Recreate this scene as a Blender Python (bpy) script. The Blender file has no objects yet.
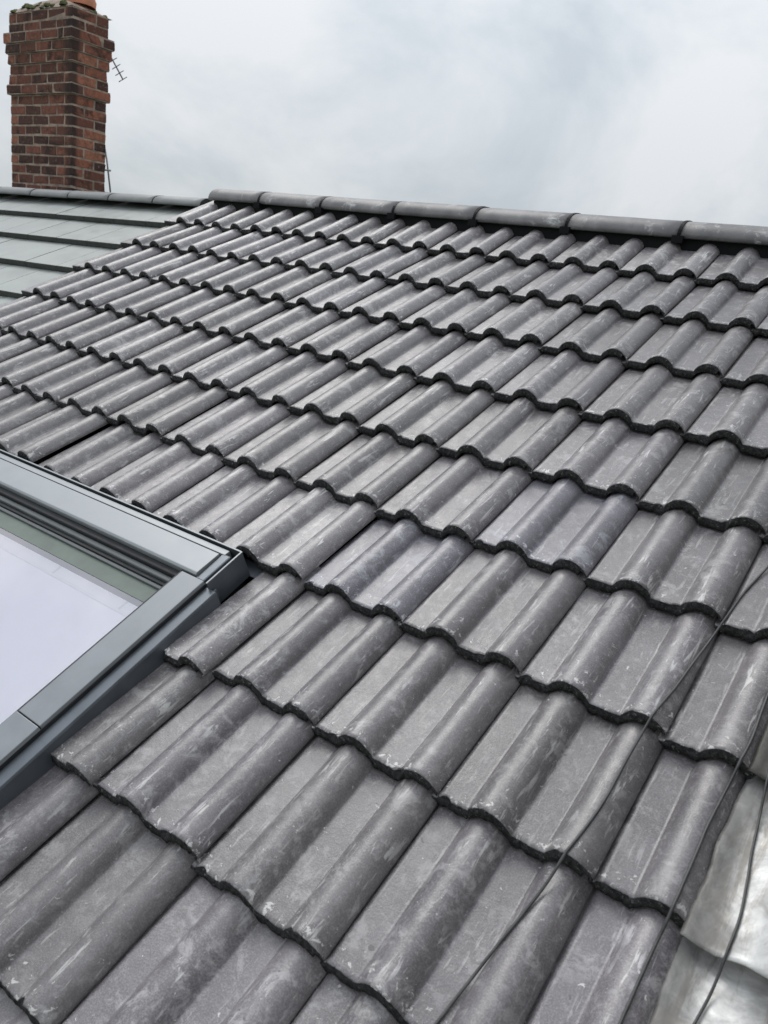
import bpy, bmesh, math, random
from mathutils import Matrix, Vector, noise
random.seed(7)
C = bpy.context.scene.collection
scene = bpy.context.scene
TH = math.radians(27.0)            # roof pitch
ct, st = math.cos(TH), math.sin(TH)
GAUGE, WID, TILT = 0.3219, 0.30, 0.032

# ------------------------------------------------------------------ camera
cam_d = bpy.data.cameras.new('camera')
cam = bpy.data.objects.new('camera', cam_d); C.objects.link(cam)
cam_d.sensor_fit = 'VERTICAL'; cam_d.sensor_height = 24.0
cam_d.lens = 24.0 * 772.2 / 1024.0
cam_d.clip_start = 0.02; cam_d.clip_end = 3000
Rm = Matrix(((0.801415, -0.270009, 0.533695), (0.584653, 0.165437, -0.794236), (0.126158, 0.948539, 0.290445)))
cam.matrix_world = Matrix.Translation((0.53368, -1.07613, 0.88825)) @ Rm.to_4x4()
cam_d.dof.use_dof = True; cam_d.dof.focus_distance = 2.3; cam_d.dof.aperture_fstop = 5.0
scene.camera = cam

# ------------------------------------------------------------------ sky and sun (overcast)
SUN_EL, SUN_AZ = math.radians(52), math.radians(-62)     # azimuth measured from +Y towards +X
w = bpy.data.worlds.new('World'); scene.world = w; w.use_nodes = True
nt = w.node_tree; nt.nodes.clear()
def N(nt, t, **kw):
    n = nt.nodes.new(t)
    for k, v in kw.items(): setattr(n, k, v)
    return n
out = N(nt, 'ShaderNodeOutputWorld'); bg = N(nt, 'ShaderNodeBackground'); bg.inputs['Strength'].default_value = 0.1
sky = N(nt, 'ShaderNodeTexSky'); sky.sky_type = 'NISHITA'; sky.sun_disc = False
sky.sun_elevation = SUN_EL; sky.sun_rotation = SUN_AZ
tc = N(nt, 'ShaderNodeTexCoord')
mp = N(nt, 'ShaderNodeMapping'); mp.inputs['Scale'].default_value = (2.4, 2.4, 3.8); mp.inputs['Location'].default_value = (4.3, 2.4, 1.25)
nz = N(nt, 'ShaderNodeTexNoise'); nz.inputs['Scale'].default_value = 1.35; nz.inputs['Detail'].default_value = 7; nz.inputs['Roughness'].default_value = 0.57
nz.inputs['Distortion'].default_value = 0.35
rmp = N(nt, 'ShaderNodeValToRGB')
rmp.color_ramp.elements[0].position = 0.38; rmp.color_ramp.elements[0].color = (0.53, 0.58, 0.625, 1)
rmp.color_ramp.elements[1].position = 0.62; rmp.color_ramp.elements[1].color = (0.745, 0.765, 0.79, 1)
e = rmp.color_ramp.elements.new(0.50); e.color = (0.635, 0.675, 0.71, 1)
sep = N(nt, 'ShaderNodeSeparateXYZ')
mr = N(nt, 'ShaderNodeMapRange'); mr.inputs['From Min'].default_value = -0.02; mr.inputs['From Max'].default_value = 1.0
mr.inputs['To Min'].default_value = 8.7; mr.inputs['To Max'].default_value = 20.0
vm = N(nt, 'ShaderNodeVectorMath', operation='SCALE')
mix = N(nt, 'ShaderNodeMix', data_type='RGBA'); mix.inputs[0].default_value = 0.93
L = nt.links.new
L(tc.outputs['Generated'], mp.inputs['Vector']); L(mp.outputs[0], nz.inputs['Vector']); L(nz.outputs[0], rmp.inputs[0])
L(tc.outputs['Generated'], sep.inputs[0]); L(sep.outputs[2], mr.inputs[0])
L(rmp.outputs[0], vm.inputs[0]); L(mr.outputs[0], vm.inputs['Scale'])
L(sky.outputs[0], mix.inputs[6]); L(vm.outputs[0], mix.inputs[7]); L(mix.outputs[2], bg.inputs[0]); L(bg.outputs[0], out.inputs[0])

sd = bpy.data.lights.new('sun', 'SUN'); sd.energy = 1.5; sd.angle = math.radians(35); sd.color = (1, 0.97, 0.93)
sun = bpy.data.objects.new('sun', sd); C.objects.link(sun)
sdir = Vector((math.sin(SUN_AZ) * math.cos(SUN_EL), math.cos(SUN_AZ) * math.cos(SUN_EL), math.sin(SUN_EL)))
sun.rotation_euler = sdir.to_track_quat('Z', 'Y').to_euler()
vs = scene.view_settings
vs.view_transform = 'Standard'; vs.look = 'None'; vs.exposure = 0.0; vs.gamma = 1.0; vs.use_curve_mapping = False

# ------------------------------------------------------------------ helpers
def W(u, s, n):                     # roof coordinates (along, up the slope, out of the roof) -> world
    return Vector((u, s * ct - n * st, s * st + n * ct))
ROOF = Matrix.Rotation(TH, 4, 'X')
PITCH, YAW = cam.matrix_world.inverted(), None
def project(p):
    q = PITCH @ p
    if q.z > -0.05: return None
    return (384 + q.x / -q.z * 772.2, 512 - q.y / -q.z * 772.2)

class MB:
    def __init__(s): s.v = []; s.f = []; s.m = []; s.sm = []; s.c = []
    def vert(s, p): s.v.append(tuple(p)); return len(s.v) - 1
    def face(s, ids, m=0, smooth=False, c=0.5): s.f.append(tuple(ids)); s.m.append(m); s.sm.append(smooth); s.c.append(c)
    def box(s, lo, hi, m=0, M=None, c=0.5, jit=0):
        p = [Vector((x, y, z)) for z in (lo[2], hi[2]) for y in (lo[1], hi[1]) for x in (lo[0], hi[0])]
        if jit: p = [q + Vector([random.uniform(-jit, jit) for _ in range(3)]) for q in p]
        if M is not None: p = [M @ q for q in p]
        b = len(s.v); s.v += [tuple(q) for q in p]
        for f in ((0, 2, 3, 1), (4, 5, 7, 6), (0, 1, 5, 4), (2, 6, 7, 3), (0, 4, 6, 2), (1, 3, 7, 5)):
            s.face([b + i for i in f], m, False, c)
    def prism(s, prof, a, b, fn, m=0, cap=True):    # closed polygon prof (p,q) swept between a and b; fn(t,p,q)->xyz
        n = len(prof); i0 = len(s.v)
        for t in (a, b):
            for p, q in prof: s.v.append(tuple(fn(t, p, q)))
        for i in range(n):
            j = (i + 1) % n; s.face((i0 + i, i0 + j, i0 + n + j, i0 + n + i), m)
        if cap:
            s.face([i0 + i for i in range(n)][::-1], m); s.face([i0 + n + i for i in range(n)], m)
    def tube(s, pts, r, k=8, m=0, cap=True):
        pts = [Vector(p) for p in pts]; i0 = len(s.v); up = Vector((0.13, 0.2, 0.97))
        for i, p in enumerate(pts):
            d = (pts[min(i + 1, len(pts) - 1)] - pts[max(i - 1, 0)]).normalized()
            a = d.cross(up)
            if a.length < 1e-3: a = d.cross(Vector((1, 0, 0)))
            a.normalize(); b = d.cross(a)
            rr = r[i] if isinstance(r, (list, tuple)) else r
            for j in range(k):
                t = 2 * math.pi * j / k; s.v.append(tuple(p + a * (math.cos(t) * rr) + b * (math.sin(t) * rr)))
        for i in range(len(pts) - 1):
            for j in range(k):
                jj = (j + 1) % k
                s.face((i0 + i * k + j, i0 + i * k + jj, i0 + (i + 1) * k + jj, i0 + (i + 1) * k + j), m, True)
        if cap:
            s.face([i0 + j for j in range(k)], m); s.face([i0 + (len(pts) - 1) * k + j for j in range(k)][::-1], m)
    def mesh(s, name, mats):
        me = bpy.data.meshes.new(name); me.from_pydata(s.v, [], s.f)
        for x in mats: me.materials.append(x)
        me.polygons.foreach_set('material_index', s.m); me.polygons.foreach_set('use_smooth', s.sm)
        at = me.attributes.new('tone', 'FLOAT', 'FACE'); at.data.foreach_set('value', s.c)
        bm = bmesh.new(); bm.from_mesh(me); bmesh.ops.recalc_face_normals(bm, faces=bm.faces); bm.to_mesh(me); bm.free()
        me.update(); return me
    def obj(s, name, mats, parent=None, bevel=0, seg=2):
        if not isinstance(mats, (list, tuple)): mats = [mats]
        o = bpy.data.objects.new(name, s.mesh(name, mats)); C.objects.link(o)
        if parent: o.parent = parent
        if bevel:
            b = o.modifiers.new('bevel', 'BEVEL'); b.width = bevel; b.segments = seg; b.limit_method = 'ANGLE'; b.angle_limit = math.radians(35)
        return o
def tag(o, label, cat, group=None, kind=None):
    if label: o['label'] = label
    if cat: o['category'] = cat
    if group: o['group'] = group
    o['kind'] = kind or 'thing'
    return o
def empty(name, label, cat, M=None, group=None):
    o = bpy.data.objects.new(name, None); C.objects.link(o); o.empty_display_size = 0.1
    if M is not None: o.matrix_world = M
    return tag(o, label, cat, group)
ORD = ['', 'first', 'second', 'third', 'fourth', 'fifth', 'sixth', 'seventh', 'eighth', 'ninth', 'tenth', 'eleventh', 'twelfth', 'thirteenth', 'fourteenth', 'fifteenth', 'sixteenth']

# ------------------------------------------------------------------ materials
def mat(name):
    m = bpy.data.materials.new(name); m.use_nodes = True
    return m, m.node_tree, m.node_tree.nodes['Principled BSDF']
def noise_n(nt, vec, scale, detail=4, rough=0.55, dist=0):
    n = N(nt, 'ShaderNodeTexNoise'); n.inputs['Scale'].default_value = scale; n.inputs['Detail'].default_value = detail
    n.inputs['Roughness'].default_value = rough; n.inputs['Distortion'].default_value = dist
    nt.links.new(vec, n.inputs['Vector']); return n.outputs[0]
def rng(nt, val, a, b, c=0, d=1):
    n = N(nt, 'ShaderNodeMapRange'); n.interpolation_type = 'SMOOTHSTEP'
    n.inputs[1].default_value = a; n.inputs[2].default_value = b; n.inputs[3].default_value = c; n.inputs[4].default_value = d
    nt.links.new(val, n.inputs[0]); return n.outputs[0]
def math_n(nt, op, a, b):
    n = N(nt, 'ShaderNodeMath', operation=op)
    for i, x in enumerate((a, b)):
        if isinstance(x, (int, float)): n.inputs[i].default_value = x
        else: nt.links.new(x, n.inputs[i])
    return n.outputs[0]
def mixc(nt, f, a, b, blend='MIX'):
    n = N(nt, 'ShaderNodeMix', data_type='RGBA', blend_type=blend)
    for i, x in ((0, f), (6, a), (7, b)):
        if isinstance(x, (int, float)): n.inputs[i].default_value = x
        elif isinstance(x, tuple): n.inputs[i].default_value = (*x, 1)
        else: nt.links.new(x, n.inputs[i])
    return n.outputs[2]
def mapping(nt, vec, scale, loc=None):
    n = N(nt, 'ShaderNodeMapping'); n.inputs['Scale'].default_value = scale
    nt.links.new(vec, n.inputs['Vector'])
    if loc is not None: nt.links.new(loc, n.inputs['Location'])
    return n.outputs[0]
def bump(nt, bs, h, strength, dist):
    n = N(nt, 'ShaderNodeBump'); n.inputs['Strength'].default_value = strength; n.inputs['Distance'].default_value = dist
    nt.links.new(h, n.inputs['Height']); nt.links.new(n.outputs[0], bs.inputs['Normal']); return n
def obj_vec(nt):
    """object coordinates shifted by a random amount for every object"""
    t = N(nt, 'ShaderNodeTexCoord'); oi = N(nt, 'ShaderNodeObjectInfo')
    v = N(nt, 'ShaderNodeVectorMath', operation='SCALE'); v.inputs[0].default_value = (37.1, 91.7, 53.3)
    nt.links.new(oi.outputs['Random'], v.inputs['Scale'])
    a = N(nt, 'ShaderNodeVectorMath', operation='ADD'); nt.links.new(t.outputs['Object'], a.inputs[0]); nt.links.new(v.outputs[0], a.inputs[1])
    return t.outputs['Object'], a.outputs[0], oi

def tile_material():
    m, nt, bs = mat('grey concrete tile')
    raw, vec, oi = obj_vec(nt)
    sx = N(nt, 'ShaderNodeSeparateXYZ'); nt.links.new(raw, sx.inputs[0])
    big = noise_n(nt, vec, 7, 4, 0.6, 0.4)
    base = mixc(nt, rng(nt, big, 0.3, 0.72), (0.100, 0.091, 0.097), (0.160, 0.148, 0.156))
    fine = noise_n(nt, vec, 330, 4, 0.7)
    base = mixc(nt, rng(nt, fine, 0.42, 0.66, 0.0, 0.5), base, (0.29, 0.285, 0.29))
    mot = noise_n(nt, vec, 48, 5, 0.7, 0.5)
    base = mixc(nt, rng(nt, mot, 0.54, 0.66, 0.0, 0.42), base, (0.33, 0.32, 0.328))
    base = mixc(nt, rng(nt, mot, 0.44, 0.34, 0.0, 0.32), base, (0.115, 0.109, 0.113))
    # pale lime bloom: cloudy patches, long rubbed streaks down the slope, small crusts near the tail
    cl = noise_n(nt, vec, 21, 8, 0.74, 0.45)
    cl2 = noise_n(nt, vec, 4.0, 2, 0.5)
    bloom = math_n(nt, 'MULTIPLY', rng(nt, cl, 0.51, 0.63), rng(nt, cl2, 0.34, 0.58))
    base = mixc(nt, math_n(nt, 'MULTIPLY', bloom, 0.38), base, (0.52, 0.515, 0.515))
    stv = mapping(nt, vec, (95, 11, 40))
    stn = noise_n(nt, stv, 1.0, 5, 0.62, 0.6)
    streak = math_n(nt, 'MULTIPLY', rng(nt, stn, 0.575, 0.63), rng(nt, noise_n(nt, vec, 9, 3, 0.6), 0.42, 0.60))
    crest = rng(nt, sx.outputs[2], 0.006, 0.026, 0.55, 1.0)
    base = mixc(nt, math_n(nt, 'MULTIPLY', math_n(nt, 'MULTIPLY', streak, crest), 0.62), base, (0.60, 0.595, 0.59))
    sp = noise_n(nt, vec, 70, 4, 0.7, 0.6)
    tail = rng(nt, sx.outputs[1], 0.0, 0.07, 0.10, 0.0)
    crust = rng(nt, math_n(nt, 'ADD', sp, tail), 0.66, 0.695)
    base = mixc(nt, math_n(nt, 'MULTIPLY', crust, 0.7), base, (0.68, 0.675, 0.66))
    dk = noise_n(nt, vec, 38, 2, 0.5)
    base = mixc(nt, rng(nt, dk, 0.30, 0.24, 0.0, 0.75) if False else rng(nt, dk, 0.235, 0.255, 0.8, 0.0), base, (0.07, 0.065, 0.063))
    hs = N(nt, 'ShaderNodeHueSaturation'); nt.links.new(base, hs.inputs['Color'])
    nt.links.new(rng(nt, oi.outputs['Random'], 0, 1, 0.82, 1.16), hs.inputs['Value'])
    base = mixc(nt, 1.0, hs.outputs[0], oi.outputs['Color'], 'MULTIPLY')
    nt.links.new(base, bs.inputs['Base Color'])
    nt.links.new(rng(nt, cl, 0.3, 0.75, 0.31, 0.50), bs.inputs['Roughness'])
    bs.inputs['Specular IOR Level'].default_value = 0.8
    h = math_n(nt, 'ADD', math_n(nt, 'MULTIPLY', noise_n(nt, vec, 300, 4, 0.6), 0.5), math_n(nt, 'ADD', noise_n(nt, vec, 45, 4, 0.6), crust))
    bump(nt, bs, h, 0.45, 0.0016)
    return m
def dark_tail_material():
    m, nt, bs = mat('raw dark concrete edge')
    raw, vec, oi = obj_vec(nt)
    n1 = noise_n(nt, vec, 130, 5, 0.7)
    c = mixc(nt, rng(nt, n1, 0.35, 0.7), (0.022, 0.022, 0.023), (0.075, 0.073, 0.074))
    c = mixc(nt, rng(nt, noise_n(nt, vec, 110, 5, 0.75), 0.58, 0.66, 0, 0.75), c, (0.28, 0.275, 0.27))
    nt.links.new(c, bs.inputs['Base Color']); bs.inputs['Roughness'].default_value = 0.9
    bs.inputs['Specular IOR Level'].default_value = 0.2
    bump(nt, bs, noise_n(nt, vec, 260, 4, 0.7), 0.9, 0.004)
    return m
M_TILE, M_TAIL = tile_material(), dark_tail_material()

def simple(name, col, rough=0.5, metal=0.0, var=0.25, vscale=12, bstr=0.15, bscale=150, bdist=0.001, spec=0.5, rvar=0.1):
    m, nt, bs = mat(name)
    raw, vec, oi = obj_vec(nt)
    n1 = noise_n(nt, vec, vscale, 5, 0.6, 0.3)
    lo = tuple(c * (1 - var) for c in col); hi = tuple(min(1, c * (1 + var)) for c in col)
    nt.links.new(mixc(nt, rng(nt, n1, 0.3, 0.7), lo, hi), bs.inputs['Base Color'])
    nt.links.new(rng(nt, n1, 0.3, 0.7, max(0.02, rough - rvar), min(1, rough + rvar)), bs.inputs['Roughness'])
    bs.inputs['Metallic'].default_value = metal; bs.inputs['Specular IOR Level'].default_value = spec
    if bstr: bump(nt, bs, noise_n(nt, vec, bscale, 4, 0.6), bstr, bdist)
    return m
M_ALU = simple('grey painted aluminium', (0.30, 0.318, 0.335), 0.46, 0.35, 0.05, 9, 0.05, 60, 0.001, rvar=0.05)
M_ALUD = simple('dark grey aluminium flashing', (0.13, 0.145, 0.165), 0.38, 0.55, 0.12, 9, 0.05, 60, 0.001)
M_ALUS = simple('slate grey painted aluminium', (0.225, 0.242, 0.26), 0.44, 0.35, 0.08, 9, 0.05, 60, 0.001, rvar=0.05)
M_GASK = simple('black rubber gasket', (0.018, 0.019, 0.022), 0.55, 0, 0.3, 30, 0.1)
M_TRIM = simple('grey glazing trim', (0.12, 0.13, 0.135), 0.5, 0.1, 0.15, 20, 0.05)
M_EDGE_REFL = simple('green glass edge and frame reflection', (0.15, 0.18, 0.158), 0.6, 0, 0.18, 14, 0.05)
M_BLIND = simple('white pleated blind', (0.94, 0.925, 0.97), 0.7, 0, 0.02, 3, 0.03, 40)
M_BLACK = simple('black plastic', (0.006, 0.006, 0.007), 0.6, 0, 0.3, 40, 0.2, 200, spec=0.15)
M_CABLE = simple('dark grey cable sheath', (0.06, 0.06, 0.062), 0.45, 0, 0.35, 30, 0.2, 200)
M_FELT = simple('black roofing felt', (0.02, 0.02, 0.021), 0.9, 0, 0.3, 20, 0.3)
M_NB = simple('pale flat concrete tile', (0.27, 0.29, 0.281), 0.5, 0, 0.14, 7, 0.2, 200)
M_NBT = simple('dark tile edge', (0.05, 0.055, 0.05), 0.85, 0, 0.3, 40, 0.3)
M_NBR = simple('grey clay ridge', (0.20, 0.205, 0.21), 0.55, 0, 0.15, 12, 0.2)
M_MORTAR = simple('lime mortar', (0.29, 0.225, 0.18), 0.9, 0, 0.4, 14, 0.6, 90, 0.004)
M_TERRA = simple('terracotta', (0.50, 0.20, 0.115), 0.75, 0, 0.2, 20, 0.3)
M_MOSS = simple('green moss', (0.085, 0.095, 0.035), 0.95, 0, 0.5, 60, 0.9, 120, 0.01)
M_AERIAL = simple('aerial metal paled for haze', (0.36, 0.36, 0.38), 0.5, 0.4, 0.2, 20, 0.0)  # metal colour lightened to stand for haze
M_WALL = simple('red brick wall', (0.27, 0.12, 0.08), 0.85, 0, 0.3, 10, 0.3)
M_GROUND = simple('grass ground', (0.07, 0.10, 0.035), 0.95, 0, 0.4, 0.3, 0.3, 5, 0.05)
M_WOOD = simple('grey verge strip', (0.17, 0.17, 0.18), 0.6, 0, 0.2, 15, 0.2)

def ridge_material():
    m, nt, bs = mat('grey concrete ridge')
    raw, vec, oi = obj_vec(nt)
    n1 = noise_n(nt, vec, 7, 5, 0.65, 0.5)
    c = mixc(nt, rng(nt, n1, 0.3, 0.7), (0.112, 0.107, 0.112), (0.185, 0.178, 0.182))
    c = mixc(nt, math_n(nt, 'MULTIPLY', rng(nt, noise_n(nt, vec, 18, 6, 0.7, 0.8), 0.52, 0.68), rng(nt, noise_n(nt, vec, 5, 2), 0.4, 0.65)), c, (0.48, 0.475, 0.47))
    c = mixc(nt, rng(nt, noise_n(nt, vec, 60, 4, 0.7), 0.69, 0.74, 0, 0.6), c, (0.5, 0.49, 0.48))
    c = mixc(nt, 1.0, c, oi.outputs['Color'], 'MULTIPLY')
    nt.links.new(c, bs.inputs['Base Color']); bs.inputs['Roughness'].default_value = 0.5
    bump(nt, bs, noise_n(nt, vec, 180, 4, 0.6), 0.35, 0.002)
    return m
M_RIDGE = ridge_material()

def brick_material():
    m, nt, bs = mat('sooty red brick')
    t = N(nt, 'ShaderNodeTexCoord'); vec = t.outputs['Object']
    at = N(nt, 'ShaderNodeAttribute', attribute_name='tone')
    rp = N(nt, 'ShaderNodeValToRGB'); cr = rp.color_ramp
    cr.elements[0].position = 0.0; cr.elements[0].color = (0.045, 0.028, 0.025, 1)
    cr.elements[1].position = 1.0; cr.elements[1].color = (0.38, 0.16, 0.10, 1)
    for p, c in ((0.25, (0.10, 0.042, 0.032, 1)), (0.5, (0.23, 0.085, 0.058, 1)), (0.8, (0.32, 0.12, 0.075, 1))):
        x = cr.elements.new(p); x.color = c
    nt.links.new(at.outputs['Fac'], rp.inputs[0])
    c = mixc(nt, rng(nt, noise_n(nt, vec, 28, 5, 0.7), 0.35, 0.65, 0, 0.65), rp.outputs[0], (0.105, 0.055, 0.043))
    soot = rng(nt, noise_n(nt, vec, 4.5, 5, 0.65, 0.6), 0.50, 0.64, 0, 0.75)
    c = mixc(nt, soot, c, (0.02, 0.019, 0.019))
    c = mixc(nt, rng(nt, noise_n(nt, vec, 40, 5, 0.7), 0.55, 0.68, 0, 0.5), c, (0.30, 0.22, 0.17))
    # old soot run down the front corner
    sp_ = N(nt, 'ShaderNodeSeparateXYZ'); nt.links.new(vec, sp_.inputs[0])
    run = math_n(nt, 'MULTIPLY', rng(nt, math_n(nt, 'ADD', sp_.outputs[0], math_n(nt, 'MULTIPLY', noise_n(nt, vec, 6, 4, 0.6), 0.3)), 0.02, 0.14), rng(nt, sp_.outputs[1], 0.06, 0.02))
    c = mixc(nt, math_n(nt, 'MULTIPLY', run, 0.8), c, (0.022, 0.021, 0.021))
    nt.links.new(c, bs.inputs['Base Color']); bs.inputs['Roughness'].default_value = 0.9
    bs.inputs['Specular IOR Level'].default_value = 0.25
    bump(nt, bs, noise_n(nt, vec, 70, 5, 0.7), 0.7, 0.005)
    return m
M_BRICK = brick_material()

def lead_material():
    m, nt, bs = mat('crumpled lead sheet')
    raw, vec, oi = obj_vec(nt)
    n1 = noise_n(nt, vec, 9, 6, 0.65, 0.8)
    c = mixc(nt, rng(nt, n1, 0.34, 0.66), (0.40, 0.40, 0.40), (0.78, 0.775, 0.76))
    n2 = noise_n(nt, vec, 6, 4, 0.6, 1.0)
    c = mixc(nt, rng(nt, n2, 0.48, 0.66, 0, 0.75), c, (0.20, 0.18, 0.155))
    c = mixc(nt, rng(nt, noise_n(nt, mapping(nt, vec, (26, 4, 4)), 1, 6, 0.7, 0.6), 0.47, 0.62, 0, 0.8), c, (0.23, 0.205, 0.175))
    # dull oxidised band along the edge that laps the tiles
    tx = N(nt, 'ShaderNodeSeparateXYZ'); nt.links.new(raw, tx.inputs[0])
    band = rng(nt, math_n(nt, 'ADD', tx.outputs[0], math_n(nt, 'MULTIPLY', noise_n(nt, vec, 11, 5, 0.65, 0.6), 0.10)), 0.520, 0.565, 1.0, 0.0)
    c = mixc(nt, math_n(nt, 'MULTIPLY', band, 0.8), c, (0.13, 0.127, 0.122))
    c = mixc(nt, 1.0, c, oi.outputs['Color'], 'MULTIPLY')
    nt.links.new(c, bs.inputs['Base Color']); bs.inputs['Metallic'].default_value = 0.3
    nt.links.new(rng(nt, n1, 0.3, 0.7, 0.62, 0.45), bs.inputs['Roughness'])
    bump(nt, bs, noise_n(nt, vec, 45, 5, 0.6, 0.5), 0.35, 0.004)
    return m
M_LEAD = lead_material()
def glass_material():
    m, nt, bs = mat('window glass'); nt.nodes.remove(bs)
    o = nt.nodes['Material Output']
    tr = N(nt, 'ShaderNodeBsdfTransparent'); tr.inputs[0].default_value = (0.99, 1.0, 0.995, 1)
    gl = N(nt, 'ShaderNodeBsdfGlossy'); gl.inputs['Roughness'].default_value = 0.02; gl.inputs[0].default_value = (0.97, 0.94, 1.0, 1)
    fr = N(nt, 'ShaderNodeFresnel'); fr.inputs[0].default_value = 1.5
    mx = N(nt, 'ShaderNodeMixShader')
    nt.links.new(math_n(nt, 'ADD', fr.outputs[0], 0.31), mx.inputs[0]); nt.links.new(tr.outputs[0], mx.inputs[1]); nt.links.new(gl.outputs[0], mx.inputs[2])
    nt.links.new(mx.outputs[0], o.inputs[0]); return m
M_GLASS = glass_material()

# ------------------------------------------------------------------ setting
g = MB(); g.face([g.vert(p) for p in ((-900, -900, -6.4), (900, -900, -6.4), (900, 900, -6.4), (-900, 900, -6.4))])
o = g.obj('ground', M_GROUND); o['kind'] = 'structure'

S_AP, N_AP = 2.626, 0.0                       # where the two slopes of the roof meet
APEX = W(0, S_AP, 0)
house = empty('house', 'house under the dark grey double roll tiled roof', 'house')
dk = MB()
def slab(mb, u0, u1, s0, s1, n, th=0.03):
    p = [W(u0, s0, n), W(u1, s0, n), W(u1, s1, n), W(u0, s1, n)]; q = [x - Vector((0, 0, th)) for x in p]
    b = len(mb.v); mb.v += [tuple(x) for x in p + q]
    for f in ((0, 1, 2, 3), (7, 6, 5, 4), (0, 4, 5, 1), (1, 5, 6, 2), (2, 6, 7, 3), (3, 7, 4, 0)): mb.face([b + i for i in f])
slab(dk, -3.30, 3.2, -2.6, 2.58, -0.085)
dk.obj('roof_felt', M_FELT, house)
bk = MB()                                      # the far slope behind the ridge
p = [Vector((-3.30, APEX.y + 0.03, APEX.z - 0.03)), Vector((3.2, APEX.y + 0.03, APEX.z - 0.03)), Vector((3.2, APEX.y + 3.5, APEX.z - 1.8)), Vector((-3.30, APEX.y + 3.5, APEX.z - 1.8))]
bk.face([bk.vert(x) for x in p]); bk.face([bk.vert(x - Vector((0, 0, 0.04))) for x in p][::-1])
bk.obj('rear_roof_slope', M_NBT, house)
wl = MB(); wl.box((-3.25, -2.2, -6.4), (3.1, 5.5, -1.35)); wl.obj('wall', M_WALL, house)

# ------------------------------------------------------------------ double roll tiles
CROWNS, HW, RH = (0.108, 0.258), 0.044, 0.0315
def prof(x):
    b = 0.0
    for c in CROWNS:
        r = abs(x - c) / HW
        if r < 1: b = RH * (1 - r * r) ** 0.74
    if x < 0.0075: b -= 0.0045 * (1 - max(x, 0) / 0.0075) ** 0.5
    return b
THK, LEN = 0.0235, 0.415
def tile_mesh(seed, x0=-0.012, x1=0.3008, verge=False):
    rnd = random.Random(seed)
    xs = []
    x = x0
    n = int((x1 - x0) / 0.0036)
    xs = [x0 + (x1 - x0) * i / n for i in range(n + 1)]
    ys = [0.0, 0.0018, 0.012, 0.02, 0.05, 0.1, 0.16, 0.23, 0.30, 0.36, LEN]
    mb = MB(); off = Vector((seed * 3.7, seed * 1.3, 0.5))
    top = []
    for yi, y in enumerate(ys):
        row = []
        for x in xs:
            z = prof(x)
            if x < 0 and not verge: z = -0.011
            if verge and x < 0.02: z = 0.0
            jag = 0
            nn = noise.noise(Vector((x * 60, y * 9, 0)) + off)
            n2 = noise.noise(Vector((x * 230, y * 30, 2)) + off)
            yy = y
            if yi <= 1:
                yy = y + 0.003 + 0.0016 * nn + 0.001 * noise.noise(Vector((x * 520, 9, seed))) + 0.0012 * n2 + max(0, noise.noise(Vector((x * 28, 5, seed * 2.1))) - 0.36) * 0.03
            if yi == 0: z -= 0.0022 + 0.0012 * n2
            z += 0.0006 * noise.noise(Vector((x * 22, y * 12, 1)) + off)
            row.append(mb.vert((x, yy, z)))
        top.append(row)
    bot0 = []; bot1 = []; mid = []
    for x in xs:
        nn = noise.noise(Vector((x * 85, 3.3, 0)) + off); n2 = noise.noise(Vector((x * 260, 1.3, 0)) + off)
        z = prof(max(x, 0.0)) if x >= 0 or verge else -0.011
        zt = THK if x > 0.002 or verge else 0.006
        if x > 0.286: zt = 0.006
        mid.append(mb.vert((x, 0.001 + 0.003 * n2 + 0.001 * nn, z - zt * 0.55)))
        bot0.append(mb.vert((x, -0.001 + 0.0025 * nn, z - zt + 0.0022 * nn + 0.0014 * n2)))
        bot1.append(mb.vert((x, LEN, z - zt * 0.8)))
    for a, b in zip(top[:-1], top[1:]):
        for i in range(n): mb.face((a[i], a[i + 1], b[i + 1], b[i]), 0, True)
    for i in range(n):
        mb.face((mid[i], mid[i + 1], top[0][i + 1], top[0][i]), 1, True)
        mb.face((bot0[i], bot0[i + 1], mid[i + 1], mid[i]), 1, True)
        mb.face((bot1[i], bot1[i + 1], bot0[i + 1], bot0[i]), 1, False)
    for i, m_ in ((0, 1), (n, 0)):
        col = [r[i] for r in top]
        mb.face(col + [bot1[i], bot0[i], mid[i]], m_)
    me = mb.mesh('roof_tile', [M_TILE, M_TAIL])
    # keep the tail arris and the side arrises crisp
    return me
FULL = [tile_mesh(i) for i in range(7)]
CUT_L = [tile_mesh(20 + i, 0.158, 0.3008) for i in range(4)]      # cut beside the roof window
CUT_R = [tile_mesh(30 + i, -0.012, 0.1535) for i in range(3)]      # cut beside the lead
VERGE = [tile_mesh(40 + i, -0.042, 0.3008, True) for i in range(3)]
OFFS = {-1: -0.001, 0: 0.037, 1: 0.013, 2: -0.019, 3: -0.039, 4: -0.02, 5: -0.01, 6: 0.018, 7: 0.023}
def tail_s(k): return (k + OFFS.get(k, 0.0)) * GAUGE
BLUE = {(1, -1), (2, 0)}
LIFT = {(1, -6): 0.009, (2, -5): 0.004, (1, -2): 0.006, (0, -2): 0.006, (-1, -2): 0.007, (-2, -2): 0.006, (-1, -1): 0.003, (1, 0): 0.003}
SINK = {(1, -5): -0.006, (2, -4): -0.003, (1, -1): -0.005}
WIN_R, WIN_T, WIN_L, WIN_B = -0.742, 0.30, -1.93, -0.90
def vis_samples(k, j, xa=0.0, xb=0.3):
    c = 0
    for xx in (0.02, 0.1, 0.2, 0.28):
        for yy in (0.01, 0.1, 0.2, 0.3):
            x = xa + (xb - xa) * xx / 0.3
            q = project(W((j - 1) * WID + x, tail_s(k) + yy, 0.01))
            if q and -1 < q[0] < 769 and -1 < q[1] < 1025: c += 1
    return c
rt = random.Random(11)
placed = []
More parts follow.
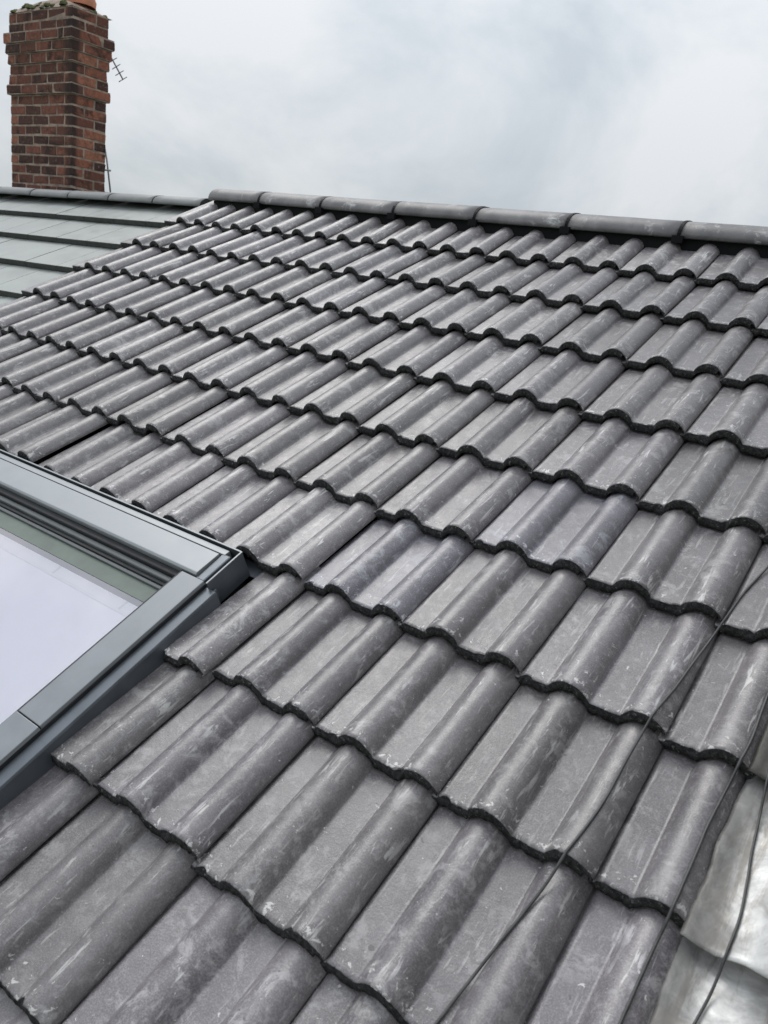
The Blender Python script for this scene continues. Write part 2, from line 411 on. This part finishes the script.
for k in range(7, -4, -1):
    for j in range(-10, 6):
        meshes = FULL; xa, xb = 0.0, 0.3
        ul, ur = (j - 1) * WID, j * WID
        if k <= 0:
            if ur <= WIN_R + 0.01 and ul >= WIN_L - 0.35: continue
            if ul < WIN_R < ur: meshes = CUT_L; xa = 0.158
            if j == 2: meshes = CUT_R; xb = 0.1535
        if j == -10: meshes = VERGE
        if k in (1,) and j == 2: meshes = CUT_R; xb = 0.1535
        if j > 2 and k <= 1 and j < 4: continue
        v = vis_samples(k, j, xa, xb)
        # a margin of unseen tiles round the picture keeps the roof whole from a step aside
        near = False
        for dj in (-2, -1, 0, 1, 2):
            for dk_ in (-1, 0, 1):
                if vis_samples(k + dk_ if -4 < k + dk_ < 8 else k, j + dj): near = True
        if v == 0 and not near: continue
        me = rt.choice(meshes)
        o = bpy.data.objects.new('roof_tile', me); C.objects.link(o)
        dn = rt.uniform(-0.0012, 0.0012) + LIFT.get((k, j), 0) + SINK.get((k, j), 0)
        ds = rt.uniform(-0.0055, 0.0055)
        if (k, j) == (0, -2): ds = -0.026
        tilt = math.atan(TILT / GAUGE) * (0.5 if k == 7 else 1) + rt.uniform(-0.003, 0.003) + LIFT.get((k, j), 0) * 0.6
        loc = W(ul + rt.uniform(-0.001, 0.001), tail_s(k) + ds, dn)
        R = ROOF @ Matrix.Rotation(-tilt, 4, 'X') @ Matrix.Rotation(rt.uniform(-0.004, 0.004), 4, 'Y') @ Matrix.Rotation(rt.uniform(-0.008, 0.008), 4, 'Z')
        o.matrix_world = Matrix.Translation(loc) @ R
        t = rt.uniform(0.94, 1.06)
        o.color = (0.90, 0.915, 1.0, 1) if (k, j) in BLUE else (t, t * rt.uniform(0.985, 1.0), t * rt.uniform(0.985, 1.015), 1)
        placed.append((k, j, v, o, xa > 0, xb < 0.3))
ROW = {k: 8 - k for k in range(7, -4, -1)}
for k in range(7, -4, -1):
    row = sorted([p for p in placed if p[0] == k], key=lambda p: p[1])
    seen = [p for p in row if p[2] > 0]
    for p in row:
        kind = 'cut' if p[4] or p[5] else 'bluish' if (k, p[1]) in BLUE else 'grey'
        if p in seen: i = seen.index(p) + 1
        else: i = 0
        where = 'left verge' if k >= 3 else 'left edge of the photo' if k >= 1 else 'roof window'
        rowtxt = ORD[ROW[k]] + ' row below the ridge'
        if i: lab = f'{kind} roof tile, {rowtxt}, {ORD[i]} from the {where}'
        else: lab = f'grey roof tile beyond the photo edge in the {rowtxt}'
        tag(p[3], lab, 'roof tile', 'double roll roof tiles')

# ------------------------------------------------------------------ ridge tiles
def ridge_mesh(seed, ln, half=0.115, high=0.073, th=0.016):
    mb = MB(); n = 18; m = 6; off = Vector((seed * 4.1, 0.3, seed))
    rings = []
    for i in range(m + 1):
        x = ln * i / m; o_, i_ = [], []
        for j in range(n + 1):
            a = math.pi * j / n
            fl = abs(math.cos(a)) ** 0.9 * (1 if math.cos(a) > 0 else -1)
            y = half * fl; z = high * math.sin(a) ** 0.85
            d = 0.0012 * noise.noise(Vector((x * 20, y * 20, z * 20)) + off)
            o_.append(mb.vert((x, y, z + d))); i_.append(mb.vert((x, y * (1 - th / half), z - th if z > th else z * 0.2 - 0.002)))
        rings.append((o_, i_))
    for (o0, i0), (o1, i1) in zip(rings[:-1], rings[1:]):
        for j in range(n):
            mb.face((o0[j], o1[j], o1[j + 1], o0[j + 1]), 0, True); mb.face((i0[j], i0[j + 1], i1[j + 1], i1[j]), 1, True)
        mb.face((o0[0], i0[0], i1[0], o1[0]), 0); mb.face((o0[n], o1[n], i1[n], i0[n]), 0)
    for (o0, i0), m_ in ((rings[0], 1), (rings[-1], 1)):
        for j in range(n): mb.face((o0[j], o0[j + 1], i0[j + 1], i0[j]), m_)
    return mb.mesh('ridge_tile', [M_RIDGE, M_TAIL])
YR, ZR = APEX.y + 0.0, W(0, 2.52, 0.040).z
RJ = [-3.215, -2.80, -2.345, -1.87, -1.405, -0.945, -0.462, 0.02, 0.49, 0.96]
for i in range(len(RJ) - 1):
    a, b = RJ[i], RJ[i + 1]
    o = bpy.data.objects.new('ridge_tile', ridge_mesh(i, b - a - 0.012)); C.objects.link(o)
    o.location = (a + 0.006, YR, ZR + rt.uniform(-0.003, 0.003)); o.rotation_euler = (0, rt.uniform(-0.006, 0.006), rt.uniform(-0.008, 0.008))
    t = rt.uniform(0.85, 1.1); o.color = (t, t, t, 1)
    tag(o, f'dark grey half round ridge tile, {ORD[i + 1]} from the left verge along the ridge', 'ridge tile', 'ridge tiles along the dark roof')
    # black plastic union under the joint, with a raised ribbed collar
    if i > 0:
        u = MB()
        for q, (xx, ww, rr) in enumerate(((0, 0.006, 0.003), (-0.009, 0.004, -0.003), (0.009, 0.004, -0.003))):
            ring = []
            for x in (xx - ww, xx + ww):
                r_ = []
                for j in range(19):
                    al = math.pi * j / 18
                    fl = abs(math.cos(al)) ** 0.9 * (1 if math.cos(al) > 0 else -1)
                    for dd in (rr, -0.008):
                        r_.append(u.vert((x, (0.115 + dd) * fl, (0.073 + dd) * math.sin(al) ** 0.85 - (0.010 if j in (0, 18) else 0) + 0.0004 * q)))
                ring.append(r_)
            A, B = ring
            for j in range(18):
                u.face((A[2 * j], B[2 * j], B[2 * j + 2], A[2 * j + 2])); u.face((A[2 * j], A[2 * j + 2], A[2 * j + 3], A[2 * j + 1])); u.face((B[2 * j], B[2 * j + 1], B[2 * j + 3], B[2 * j + 2]))
        # clamp foot hanging below the joint
        u.box((-0.022, -0.127, -0.022), (0.022, -0.112, 0.006))
        uo = u.obj('ridge_union', M_BLACK); uo.location = (a, YR, ZR)
        tag(uo, f'black ridge union clamp at the {ORD[i]} ridge joint from the left', 'ridge clamp', 'black clamps between the ridge tiles')
rr = MB()                                       # ventilated ridge roll
for sgn in (-1, 1):
    rr.prism([(sgn * 0.085, -0.09), (sgn * 0.088, -0.045), (sgn * 0.088, 0.02), (sgn * 0.02, 0.05), (sgn * 0.02, -0.05)], -3.19, 1.0, lambda t, p, q: (t, YR + p, ZR + q - 0.003))
tag(rr.obj('ridge_roll', M_BLACK), 'black ventilated ridge roll in the gap under the ridge tiles', 'ridge roll')

# ------------------------------------------------------------------ verge strip along the left edge
vg = MB()
vg.prism([(-3.352, -0.06), (-3.325, -0.06), (-3.325, -0.012), (-3.334, -0.006), (-3.352, -0.012)], -2.4, 2.60, lambda t, p, q: W(p, t, q - 0.03))
tag(vg.obj('verge_strip', M_WOOD), 'grey verge strip along the left edge of the tiled roof', 'verge strip')

# ------------------------------------------------------------------ roof window
win = empty('roof_window', 'grey framed roof window with white blind, at the left of the roof', 'roof window', Matrix.Translation(W(0, 0, 0)) @ ROOF)
def rbox(name, lo, hi, m, parent=None, bev=0.002):
    b = MB(); b.box(lo, hi); return b.obj(name, m, parent or win, bev)
UL = WIN_L
def span_u(name, pr, u0, u1, m, par=None, bev=0.0015):   # profile (s,n) swept along u
    b = MB(); b.prism(pr, u0, u1, lambda t, p, q: (t, p, q)); return b.obj(name, m, par or win, bev)
def span_s(name, pr, s0, s1, m, par=None, bev=0.0015):   # profile (u,n) swept along s
    b = MB(); b.prism(pr, s0, s1, lambda t, p, q: (p, t, q)); return b.obj(name, m, par or win, bev)
# flashing: upstand around, head gutter lip
fl = span_s('flashing', [(-0.790, -0.03), (-0.741, -0.03), (-0.741, 0.026), (-0.744, 0.031), (-0.772, 0.033), (-0.79, 0.033)], -0.92, 0.176, M_ALUD)
span_s('flashing_gutter', [(-0.741, -0.045), (-0.69, -0.045), (-0.69, -0.04), (-0.741, -0.038)], -0.92, 0.36, M_ALUD)
# thin folded cheek at the top corner, with a raised bright arris
ck = MB(); ck.prism([(0.174, -0.03), (0.300, -0.03), (0.300, 0.050), (0.174, 0.050)], -0.7665, -0.7645, lambda t, p, q: (t, p, q))
ck.prism([(0.2985, -0.03), (0.3005, -0.03), (0.3005, 0.050), (0.2985, 0.050)], -1.93, -0.7665, lambda t, p, q: (t, p, q))
ck.prism([(0.3005, -0.038), (0.345, -0.038), (0.345, -0.034), (0.3005, -0.034)], -1.93, -0.70, lambda t, p, q: (t, p, q))
ck.obj('corner_flashing', M_ALUD, win)
ar = MB(); ar.prism([(0.174, 0.050), (0.3005, 0.050), (0.3005, 0.0525), (0.174, 0.0525)], -0.7675, -0.7635, lambda t, p, q: (t, p, q))
ar.prism([(0.2975, 0.050), (0.3015, 0.050), (0.3015, 0.0525), (0.2975, 0.0525)], -1.93, -0.7675, lambda t, p, q: (t, p, q))
ar.obj('flashing_edge', M_ALU, win)
rbox('clip', (-0.7645, 0.168, -0.005), (-0.757, 0.19, 0.022), M_ALUD)
# head cover in two steps, dark end cap
span_u('head_cover', [(0.186, 0.020), (0.266, 0.020), (0.268, 0.052), (0.190, 0.054), (0.184, 0.050)], -1.93, -0.815, M_ALU)
span_u('head_cover_strip', [(0.2735, 0.018), (0.292, 0.018), (0.292, 0.046), (0.2735, 0.0475)], -1.93, -0.803, M_ALU)
rbox('end_cap', (-0.8145, 0.178, -0.02), (-0.784, 0.278, 0.046), M_ALUD, None, 0.004)
rbox('end_cap', (-0.7835, 0.205, -0.02), (-0.770, 0.285, 0.036), M_ALUD, None, 0.003)
# side cover: upper piece and lower piece with a lap joint
sc = [(-0.860, 0.010), (-0.7795, 0.012), (-0.7765, 0.040), (-0.780, 0.050), (-0.858, 0.051), (-0.862, 0.047)]
span_s('side_cover', sc, -0.302, 0.178, M_ALUS)
span_s('side_cover', [(p - (0.002 if p < -0.8 else -0.0015), q + 0.0015) for p, q in sc], -0.92, -0.305, M_ALUS)
span_s('side_gasket', [(-0.7793, 0.033), (-0.7745, 0.033), (-0.7745, 0.044), (-0.7765, 0.044)], -0.92, 0.176, M_GASK)
# glazing recess: black, grey and black steps at the head, a thin trim down the side
rbox('head_gasket', (-1.93, 0.166, -0.02), (-0.872, 0.1855, 0.034), M_GASK, None, 0.003)
rbox('head_gasket', (-1.93, 0.150, -0.02), (-0.872, 0.1655, 0.022), M_TRIM, None, 0.003)
rbox('head_gasket', (-1.93, 0.139, -0.02), (-0.872, 0.1495, 0.012), M_GASK, None, 0.002)
rbox('head_gasket', (-1.93, 0.128, -0.02), (-0.872, 0.1385, 0.007), M_TRIM, None, 0.002)
rbox('side_trim', (-0.8715, -0.92, -0.03), (-0.8625, 0.1855, 0.044), M_GASK, None, 0.002)
gp = MB(); gp.face([gp.vert(p) for p in ((-1.93, -0.92, -0.002), (-0.872, -0.92, -0.002), (-0.872, 0.1275, -0.002), (-1.93, 0.1275, -0.002))]); gpo = gp.obj('glass_pane', M_GLASS, win)
if gpo.data.polygons[0].normal.z < 0: gpo.data.flip_normals()
rbox('glass_edge_reflection', (-1.93, 0.080, -0.0018), (-0.873, 0.1275, -0.0004), M_EDGE_REFL, None, 0)  # green glass edge, with the head frame's reflection painted into its colour
bl = MB(); bl.box((-1.93, -0.92, -0.05), (-0.872, 0.067, -0.012))
blo = bl.obj('blind', M_BLIND, win)
b2 = MB(); b2.box((-1.93, 0.028, -0.0118), (-0.872, 0.036, -0.007)); 
for uu in (-1.62, -1.27, -0.98): b2.box((uu, 0.0362, -0.0118), (uu + 0.007, 0.066, -0.008))
b2.obj('blind_rail', simple('white rail', (0.88, 0.88, 0.9), 0.5, 0, 0.02, 3, 0), blo, 0.002)
rbox('bottom_cover', (-1.93, -0.99, 0.0), (-0.78, -0.921, 0.05), M_ALU)
rbox('left_cover', (-2.02, -0.99, 0.0), (-1.931, 0.29, 0.05), M_ALU)

# ------------------------------------------------------------------ lead flashing on the right
def surf(u, s):
    x = u % WID; kk = math.floor(s / GAUGE)
    for d in (1, 0, -1, -2):
        if tail_s(kk + d) <= s: kk = kk + d; break
    return prof(x) - (s - tail_s(kk)) * TILT / GAUGE
def lead_sheet(s0, s1, ul, seed, n0, edge):
    mb = MB(); nu, ns = 46, 52; g_ = []
    for i in range(ns + 1):
        row = []
        for j in range(nu + 1):
            f, t = j / nu, i / ns
            s = s0 + (s1 - s0) * t
            le = ul + 0.006 * noise.noise(Vector((s * 14, seed, 0))) + edge * (1 - t)
            u = le + (0.98 - le) * f ** 1.15
            du, dsn = u - 0.44, s
            roll = 0.026 * max(0, 1 - ((u - 0.560) / 0.06) ** 2) ** 0.7 * (0.55 + 0.3 * noise.noise(Vector((s * 5, seed, 3))))
            wr = 0.009 * noise.noise(Vector((u * 16, s * 9, seed))) + 0.0055 * abs(noise.noise(Vector((u * 40 + s * 18, s * 30, seed + 4)))) + 0.0016 * noise.noise(Vector((u * 90, s * 80, seed + 8)))
            n = n0 - (s - s0) * 0.030 / GAUGE + roll + wr + 0.10 * max(0, u - 0.66) + 0.006
            if f < 0.02: n -= 0.003
            row.append(mb.vert(W(u, s + 0.008 * noise.noise(Vector((u * 13, seed * 3, 1))) * (1 - t), n)))
        g_.append(row)
    for i in range(ns):
        for j in range(nu): mb.face((g_[i][j], g_[i][j + 1], g_[i + 1][j + 1], g_[i + 1][j]), 0, True)
    o = mb.obj('lead_flashing', M_LEAD)
    sm = o.modifiers.new('solid', 'SOLIDIFY'); sm.thickness = 0.0025; sm.offset = -1
    return o
LEADS = [(tail_s(1) - 0.012, tail_s(2) + 0.22, 0.446, 1, 0.012, 0.0, 'dull stained lead flashing, upper sheet beside the tiles at the right edge'),
         (tail_s(0) - 0.016, tail_s(1) + 0.06, 0.446, 2, 0.013, -0.004, 'bright crumpled lead flashing, middle sheet beside the tiles at the right edge'),
         (tail_s(-1) - 0.02, tail_s(0) + 0.05, 0.440, 3, 0.010, 0.006, 'pale creased lead flashing, lowest sheet in the bottom right corner'),
         (tail_s(-2) - 0.02, tail_s(-1) + 0.05, 0.440, 4, 0.010, 0.006, 'lead flashing below the bottom edge of the photo')]
for a, b, ul, sd_, n0, ed, lab in LEADS:
    ls = lead_sheet(a, b, ul, sd_, n0, ed)
    if sd_ == 1: ls.color = (0.30, 0.30, 0.275, 1)
    tag(ls, lab, 'lead flashing', 'lead sheets along the right edge')

dor = empty('dormer', 'assumed dormer, added to shade the tiles, beyond the right edge of the photo', 'dormer')  # unseen; assumed from the lead abutment, added to darken the rolls' right flanks
d_ = MB(); d_.box((1.0, -1.35, -1.6), (2.4, 1.6, 1.95)); d_.obj('shading_cheek_wall', simple('grey render', (0.22, 0.21, 0.2), 0.9, 0, 0.15, 6, 0.3), dor)
d_ = MB(); d_.box((0.93, -1.45, 1.953), (2.5, 1.9, 2.05)); d_.obj('flat_roof', M_FELT, dor)

# ------------------------------------------------------------------ cables lying on the tiles
CAB = [([(0.366, 0.99), (0.3326, 0.8554), (0.3137, 0.7552), (0.3026, 0.6386), (0.2899, 0.5319), (0.2818, 0.4245), (0.272, 0.3463), (0.264, 0.2504), (0.263, 0.1223), (0.249, 0.0064), (0.2341, -0.077), (0.2117, -0.1951), (0.1947, -0.3081), (0.1859, -0.42)],
        'thin dark cable running diagonally down over the tiles, left of the three', False),
       ([(0.4325, 0.80), (0.4315, 0.6082), (0.4311, 0.4794), (0.4342, 0.3735), (0.4289, 0.2962), (0.4222, 0.1957), (0.4224, 0.1267), (0.4217, 0.0209), (0.4176, -0.0366), (0.416, -0.1596), (0.4158, -0.30)],
        'dark cable along the cut tile edge, between the tiles and the lead', False),
       ([(0.458, 0.62), (0.4617, 0.5166), (0.4694, 0.3967), (0.4774, 0.3193), (0.4872, 0.2386), (0.4929, 0.1809), (0.5003, 0.1295), (0.5076, 0.0656), (0.5076, 0.0144), (0.5055, -0.0448), (0.4977, -0.1072), (0.491, -0.175), (0.483, -0.30)],
        'dark cable lying across the bright lead flashing, rightmost of the three', True)]
def catmull(P, n):
    out = []
    for i in range(len(P) - 1):
        p0, p1, p2, p3 = P[max(i - 1, 0)], P[i], P[i + 1], P[min(i + 2, len(P) - 1)]
        for k in range(n):
            t = k / n
            out.append(tuple(0.5 * (2 * b + (c - a) * t + (2 * a - 5 * b + 4 * c - d) * t * t + (3 * b - a - 3 * c + d) * t ** 3) for a, b, c, d in zip(p0, p1, p2, p3)))
    out.append(P[-1]); return out
bpy.context.view_layer.update()
dg = bpy.context.evaluated_depsgraph_get()
def hit(u, s):
    a = W(u, s, 0.25); d = W(0, 0, -1.0)
    ok, loc, nor, idx, ob, mx = scene.ray_cast(dg, a, d, distance=0.6)
    return 0.25 - (loc - a).length if ok else -0.03
for pts, lab, onlead in CAB:
    P = catmull(pts, 8); r = 0.0022 if onlead else 0.0026
    hs = [max(hit(u + du, s + ds_) for du in (-r, 0, r) for ds_ in (0, 0.006)) for u, s in P]
    # a stiff cable: bridges hollows, never cuts through a crest
    n = len(hs); h2 = hs[:]
    for _ in range(40):
        h2 = [max(hs[i], 0.5 * h2[i] + 0.25 * (h2[max(i - 1, 0)] + h2[min(i + 1, n - 1)])) for i in range(n)]
    o = MB(); o.tube([W(u, s, h + r * 1.02) for (u, s), h in zip(P, h2)], r, 10)
    tag(o.obj('cable', M_CABLE), lab, 'cable', 'cables lying on the right of the roof')

# ------------------------------------------------------------------ neighbouring roof: pale flat tiles
NBM = Matrix.Translation(W(-3.358, 2.37, -0.06)) @ ROOF @ Matrix.Rotation(math.radians(2.5), 4, 'Z')
NG, NWID = 0.342, 0.30
def nb_mesh(x0=0.002, x1=0.298):
    mb = MB()
    pts = [(0, 0), (0.003, 0.003), (0.42, 0.003), (0.42, -0.012), (0.003, -0.028), (0, -0.025)]
    i0 = len(mb.v)
    for x in (x0, x1):
        for y, z in pts: mb.vert((x, y, z))
    n = len(pts)
    for i in range(n):
        j = (i + 1) % n
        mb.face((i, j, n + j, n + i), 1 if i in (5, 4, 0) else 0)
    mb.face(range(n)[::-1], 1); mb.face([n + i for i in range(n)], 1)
    return mb.mesh('flat_roof_tile', [M_NB, M_NBT])
NBT = nb_mesh(); NBH = nb_mesh(0.001, 0.149)
for r in range(0, 11):
    c0 = []
    for c in range(0, 11):
        x0 = -(c + 1) * NWID + (0.15 if r % 2 else 0)
        half_ = x0 + NWID > 0.06
        Mx = NBM @ Matrix.Translation((x0, -r * NG, rt.uniform(-0.001, 0.001))) @ Matrix.Rotation(-math.atan(0.034 / NG), 4, 'X')
        pp = [project(Mx @ Vector((x, y, 0.003))) for x in (0.02, 0.15, 0.28) for y in (0.02, 0.15, 0.3)]
        if not any(q and -420 < q[0] < 240 and q[1] < 900 for q in pp): continue
        o = bpy.data.objects.new('flat_roof_tile', NBH if half_ else NBT); C.objects.link(o); o.matrix_world = Mx
        t = rt.uniform(0.93, 1.05); o.color = (t, t, t, 1)
        c0.append(o)
    for i, o in enumerate(c0):
        tag(o, f'pale flat tile on the neighbouring roof, {ORD[r + 1]} row down, {ORD[i + 1]} from the dark roof', 'roof tile', 'pale flat tiles of the neighbouring roof')
nbh = empty('neighbouring_house', 'neighbouring house under the pale flat tiled roof', 'house')
f = MB()
q = [NBM @ Vector(v) for v in ((-5, -4.6, -0.05), (0.02, -4.6, -0.05), (0.02, 0.40, -0.05), (-5, 0.40, -0.05))]
f.face([f.vert(x) for x in q]); q2 = [q[3] + Vector((0, 0.05, -0.02)), q[2] + Vector((0, 0.05, -0.02)), q[2] + Vector((0, 3, -1.5)), q[3] + Vector((0, 3, -1.5))]
f.face([f.vert(x) for x in q2])
f.obj('roof_felt', M_NBT, nbh)
f = MB(); f.box((-8.3, -2.0, -6.4), (-3.30, 5.0, -1.35)); f.obj('wall', M_WALL, nbh)
# its ridge
AX = NBM @ Vector((0, 0.325, 0.0))
RD = Matrix.Rotation(math.radians(1.6), 4, 'Z')
for i in range(9):
    a = -0.02 - 0.44 * (i + 1)
    o = bpy.data.objects.new('ridge_tile', None) if False else bpy.data.objects.new('neighbouring_ridge_tile', ridge_mesh(50 + i, 0.43, 0.12, 0.058)); C.objects.link(o)
    o.data.materials[0] = M_NBR
    o.matrix_world = Matrix.Translation((AX.x, AX.y + 0.02, AX.z - 0.02)) @ Matrix.Rotation(math.radians(2.2), 4, 'Z') @ Matrix.Rotation(math.radians(-1.0), 4, 'Y') @ Matrix.Translation((a, 0, rt.uniform(-0.002, 0.002)))
    t = rt.uniform(0.9, 1.08); o.color = (t, t, t, 1)
    tag(o, f'pale grey ridge tile on the neighbouring roof, {ORD[i + 1]} left of the dark roof', 'ridge tile', 'ridge tiles of the neighbouring roof')

# ------------------------------------------------------------------ brick chimney
def chimney(name, label, corner, w_, d_, zb, spec, seed, group=None):
    """corner: front right corner (x,y); w_ along -x, d_ along +y; spec: list of (courses, projection)"""
    rb = random.Random(seed)
    root = empty(name, label, 'chimney', Matrix.Translation((corner[0], corner[1], zb)), group)
    bm_, mo = MB(), MB(); z = 0.0; ch = 0.075; ci = 0
    for nc, pr in spec:
        for _ in range(nc):
            x0, x1, y0, y1 = -w_ - pr, pr, -pr, d_ + pr
            mo.box((x0 + 0.003, y0 + 0.003, z), (x1 - 0.003, y1 - 0.003, z + ch - 0.0006))
            def bricks(a, b, shift):
                L_ = 0.225; p = a - (L_ / 2 if shift else 0)
                while p < b - 0.02:
                    s_, e_ = max(a, p), min(b, p + L_ - 0.014)
                    if b - e_ < 0.06: e_ = b
                    if e_ - s_ > 0.03: yield s_, e_
                    if e_ >= b: break
                    p += L_
            odd = ci % 2
            for ya, yb, xr in ((y0, y0 + 0.1, x1 - 0.1135 * odd), (y1 - 0.1, y1, x1 - 0.1135 * (1 - odd))):
                for (s_, e_) in bricks(x0 + 0.1135 * (x1 - xr > 0.01), xr, False):
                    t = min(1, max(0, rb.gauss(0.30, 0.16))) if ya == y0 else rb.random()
                    if rb.random() < 0.12: t *= 0.25
                    bm_.box((s_, ya, z + 0.004), (e_, yb, z + ch - 0.010), 0, None, t, 0.0035)
            sy = [(y0 + 0.1135, y1)] if not odd else [(y0, y1 - 0.1135)]
            if d_ > 0.45: sy = [(sy[0][0], sy[0][0] + 0.21), (sy[0][0] + 0.224, sy[0][1])]
            for (s_, e_) in sy:
                for xa, xb_ in ((x1 - 0.1, x1), (x0, x0 + 0.1)):
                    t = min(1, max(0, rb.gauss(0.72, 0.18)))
                    if rb.random() < 0.12: t *= 0.3
                    bm_.box((xa, s_, z + 0.004), (xb_, e_, z + ch - 0.010), 0, None, t, 0.0035)
            z += ch; ci += 1
    bm_.obj('brick_stack', M_BRICK, root, 0.004, 2)
    mo.obj('mortar', M_MORTAR, root)
    return root, z
CH = (-5.47, 2.80)
stack, ztop = chimney('brick_chimney', 'tall sooty red brick chimney stack behind the pale neighbouring roof', CH, 0.88, 0.305, 0.575,
                      [(18, 0.0), (1, 0.022), (1, 0.008), (1, 0.0), (1, 0.014), (1, 0.026), (1, 0.038), (2, 0.004)], 3)
fm = MB(); nseg = 14                                     # cement flaunching, domed and mossy
cx, cy = -0.44, 0.17
rows = []
for i in range(7):
    t = i / 6; row = []
    for j in range(40):
        a = 2 * math.pi * j / 40; ca, sa = math.cos(a), math.sin(a)
        m_ = max(abs(ca), abs(sa)); sq = (ca / m_, sa / m_)
        k_ = t ** 1.2
        x = (sq[0] * (1 - k_) + ca * k_) * (0.44 * (1 - 0.68 * t)); y = (sq[1] * (1 - k_) + sa * k_) * (0.175 * (1 - 0.5 * t))
        zz = ztop + 0.09 * math.sin(t * 1.45) + 0.008 * noise.noise(Vector((x * 20, y * 20, t * 4)))
        row.append(fm.vert((cx + x, cy + y, zz)))
    rows.append(row)
for a_, b_ in zip(rows[:-1], rows[1:]):
    for j in range(40): fm.face((a_[j], a_[(j + 1) % 40], b_[(j + 1) % 40], b_[j]), 0, True)
fm.face(rows[-1]); fm.obj('flaunching', M_MORTAR, stack)
ms = MB(); rm = random.Random(5)
for i in range(90):                                      # moss cushions on the flaunching
    x = rm.uniform(-0.84, -0.25) if rm.random() < 0.75 else rm.uniform(-0.85, 0.0); y = rm.uniform(-0.0, 0.33)
    r_ = rm.uniform(0.018, 0.045); t = min(1, max(abs(x - cx) / 0.44, abs(y - cy) / 0.175))
    zc = ztop + 0.09 * math.sin(max(0, (1 - t)) * 1.45)
    i0 = len(ms.v)
    for a in range(4):
        for b in range(9):
            ph = a / 3 * math.pi / 2; tt = b / 9 * 2 * math.pi
            q = Vector((math.cos(ph) * math.cos(tt), math.cos(ph) * math.sin(tt), math.sin(ph) * 0.7)) * r_ * (1 + 0.25 * rm.uniform(-1, 1))
            ms.vert((x + q.x, y + q.y, zc + q.z - 0.006))
    for a in range(3):
        for b in range(9): ms.face((i0 + a * 9 + b, i0 + a * 9 + (b + 1) % 9, i0 + (a + 1) * 9 + (b + 1) % 9, i0 + (a + 1) * 9 + b), 0, True)
ms.obj('moss', M_MOSS, stack)
def lathe(mb, c, prof_, k=28):
    i0 = len(mb.v)
    for r_, z_ in prof_:
        for j in range(k):
            a = 2 * math.pi * j / k; mb.vert((c[0] + r_ * math.cos(a), c[1] + r_ * math.sin(a), c[2] + z_))
    for i in range(len(prof_) - 1):
        for j in range(k): mb.face((i0 + i * k + j, i0 + i * k + (j + 1) % k, i0 + (i + 1) * k + (j + 1) % k, i0 + (i + 1) * k + j), 0, True)
pt = MB(); lathe(pt, (-0.15, 0.17, ztop + 0.05), [(0.105, 0), (0.11, 0.04), (0.10, 0.06), (0.092, 0.34), (0.112, 0.36), (0.112, 0.40), (0.085, 0.40), (0.08, 0.05)])
pt.obj('chimney_pot', M_TERRA, stack)

# aerial strapped to the far side of the stack
aer = empty('television_aerial', 'thin metal television aerial strapped to the right of the chimney', 'aerial', Matrix.Translation((CH[0] - 0.20, CH[1] + 0.38, 0.62)))
for nm, pts_, r_ in (('mast', [(0.0, 0.02, 1.14), (0.04, 0.05, 0.9), (0.075, 0.07, 0.63)], 0.007), ('bracket', [(-0.02, 0.0, 0.82), (0.07, 0.07, 0.82)], 0.008), ('bracket', [(-0.02, 0.0, 0.64), (0.09, 0.08, 0.64)], 0.008)):
    a = MB(); a.tube(pts_, r_); a.obj(nm, M_AERIAL, aer)
b0, b1 = Vector((0.05, 0.08, 1.66)), Vector((0.12, 0.13, 1.53))
a = MB(); a.tube([b0 - (b1 - b0) * 1.6, b1], 0.006); yg = a.obj('boom', M_AERIAL, aer)
dirx = Vector((0.80, 0.0, 0.25)).normalized()
for i in range(4):
    c_ = b0 + (b1 - b0) * (i / 3); a = MB(); a.tube([c_ - dirx * 0.055, c_ + dirx * 0.055], 0.0035, 6); a.obj('element', M_AERIAL, yg)

# another stack far off at the left edge of the picture
st2, z2 = chimney('distant_brick_chimney', 'small distant brown brick chimney at the left edge, behind the neighbouring ridge', (-11.6, 4.6), 0.60, 0.5, 0.2, [(14, 0.0), (1, 0.04), (1, 0.07)], 9)
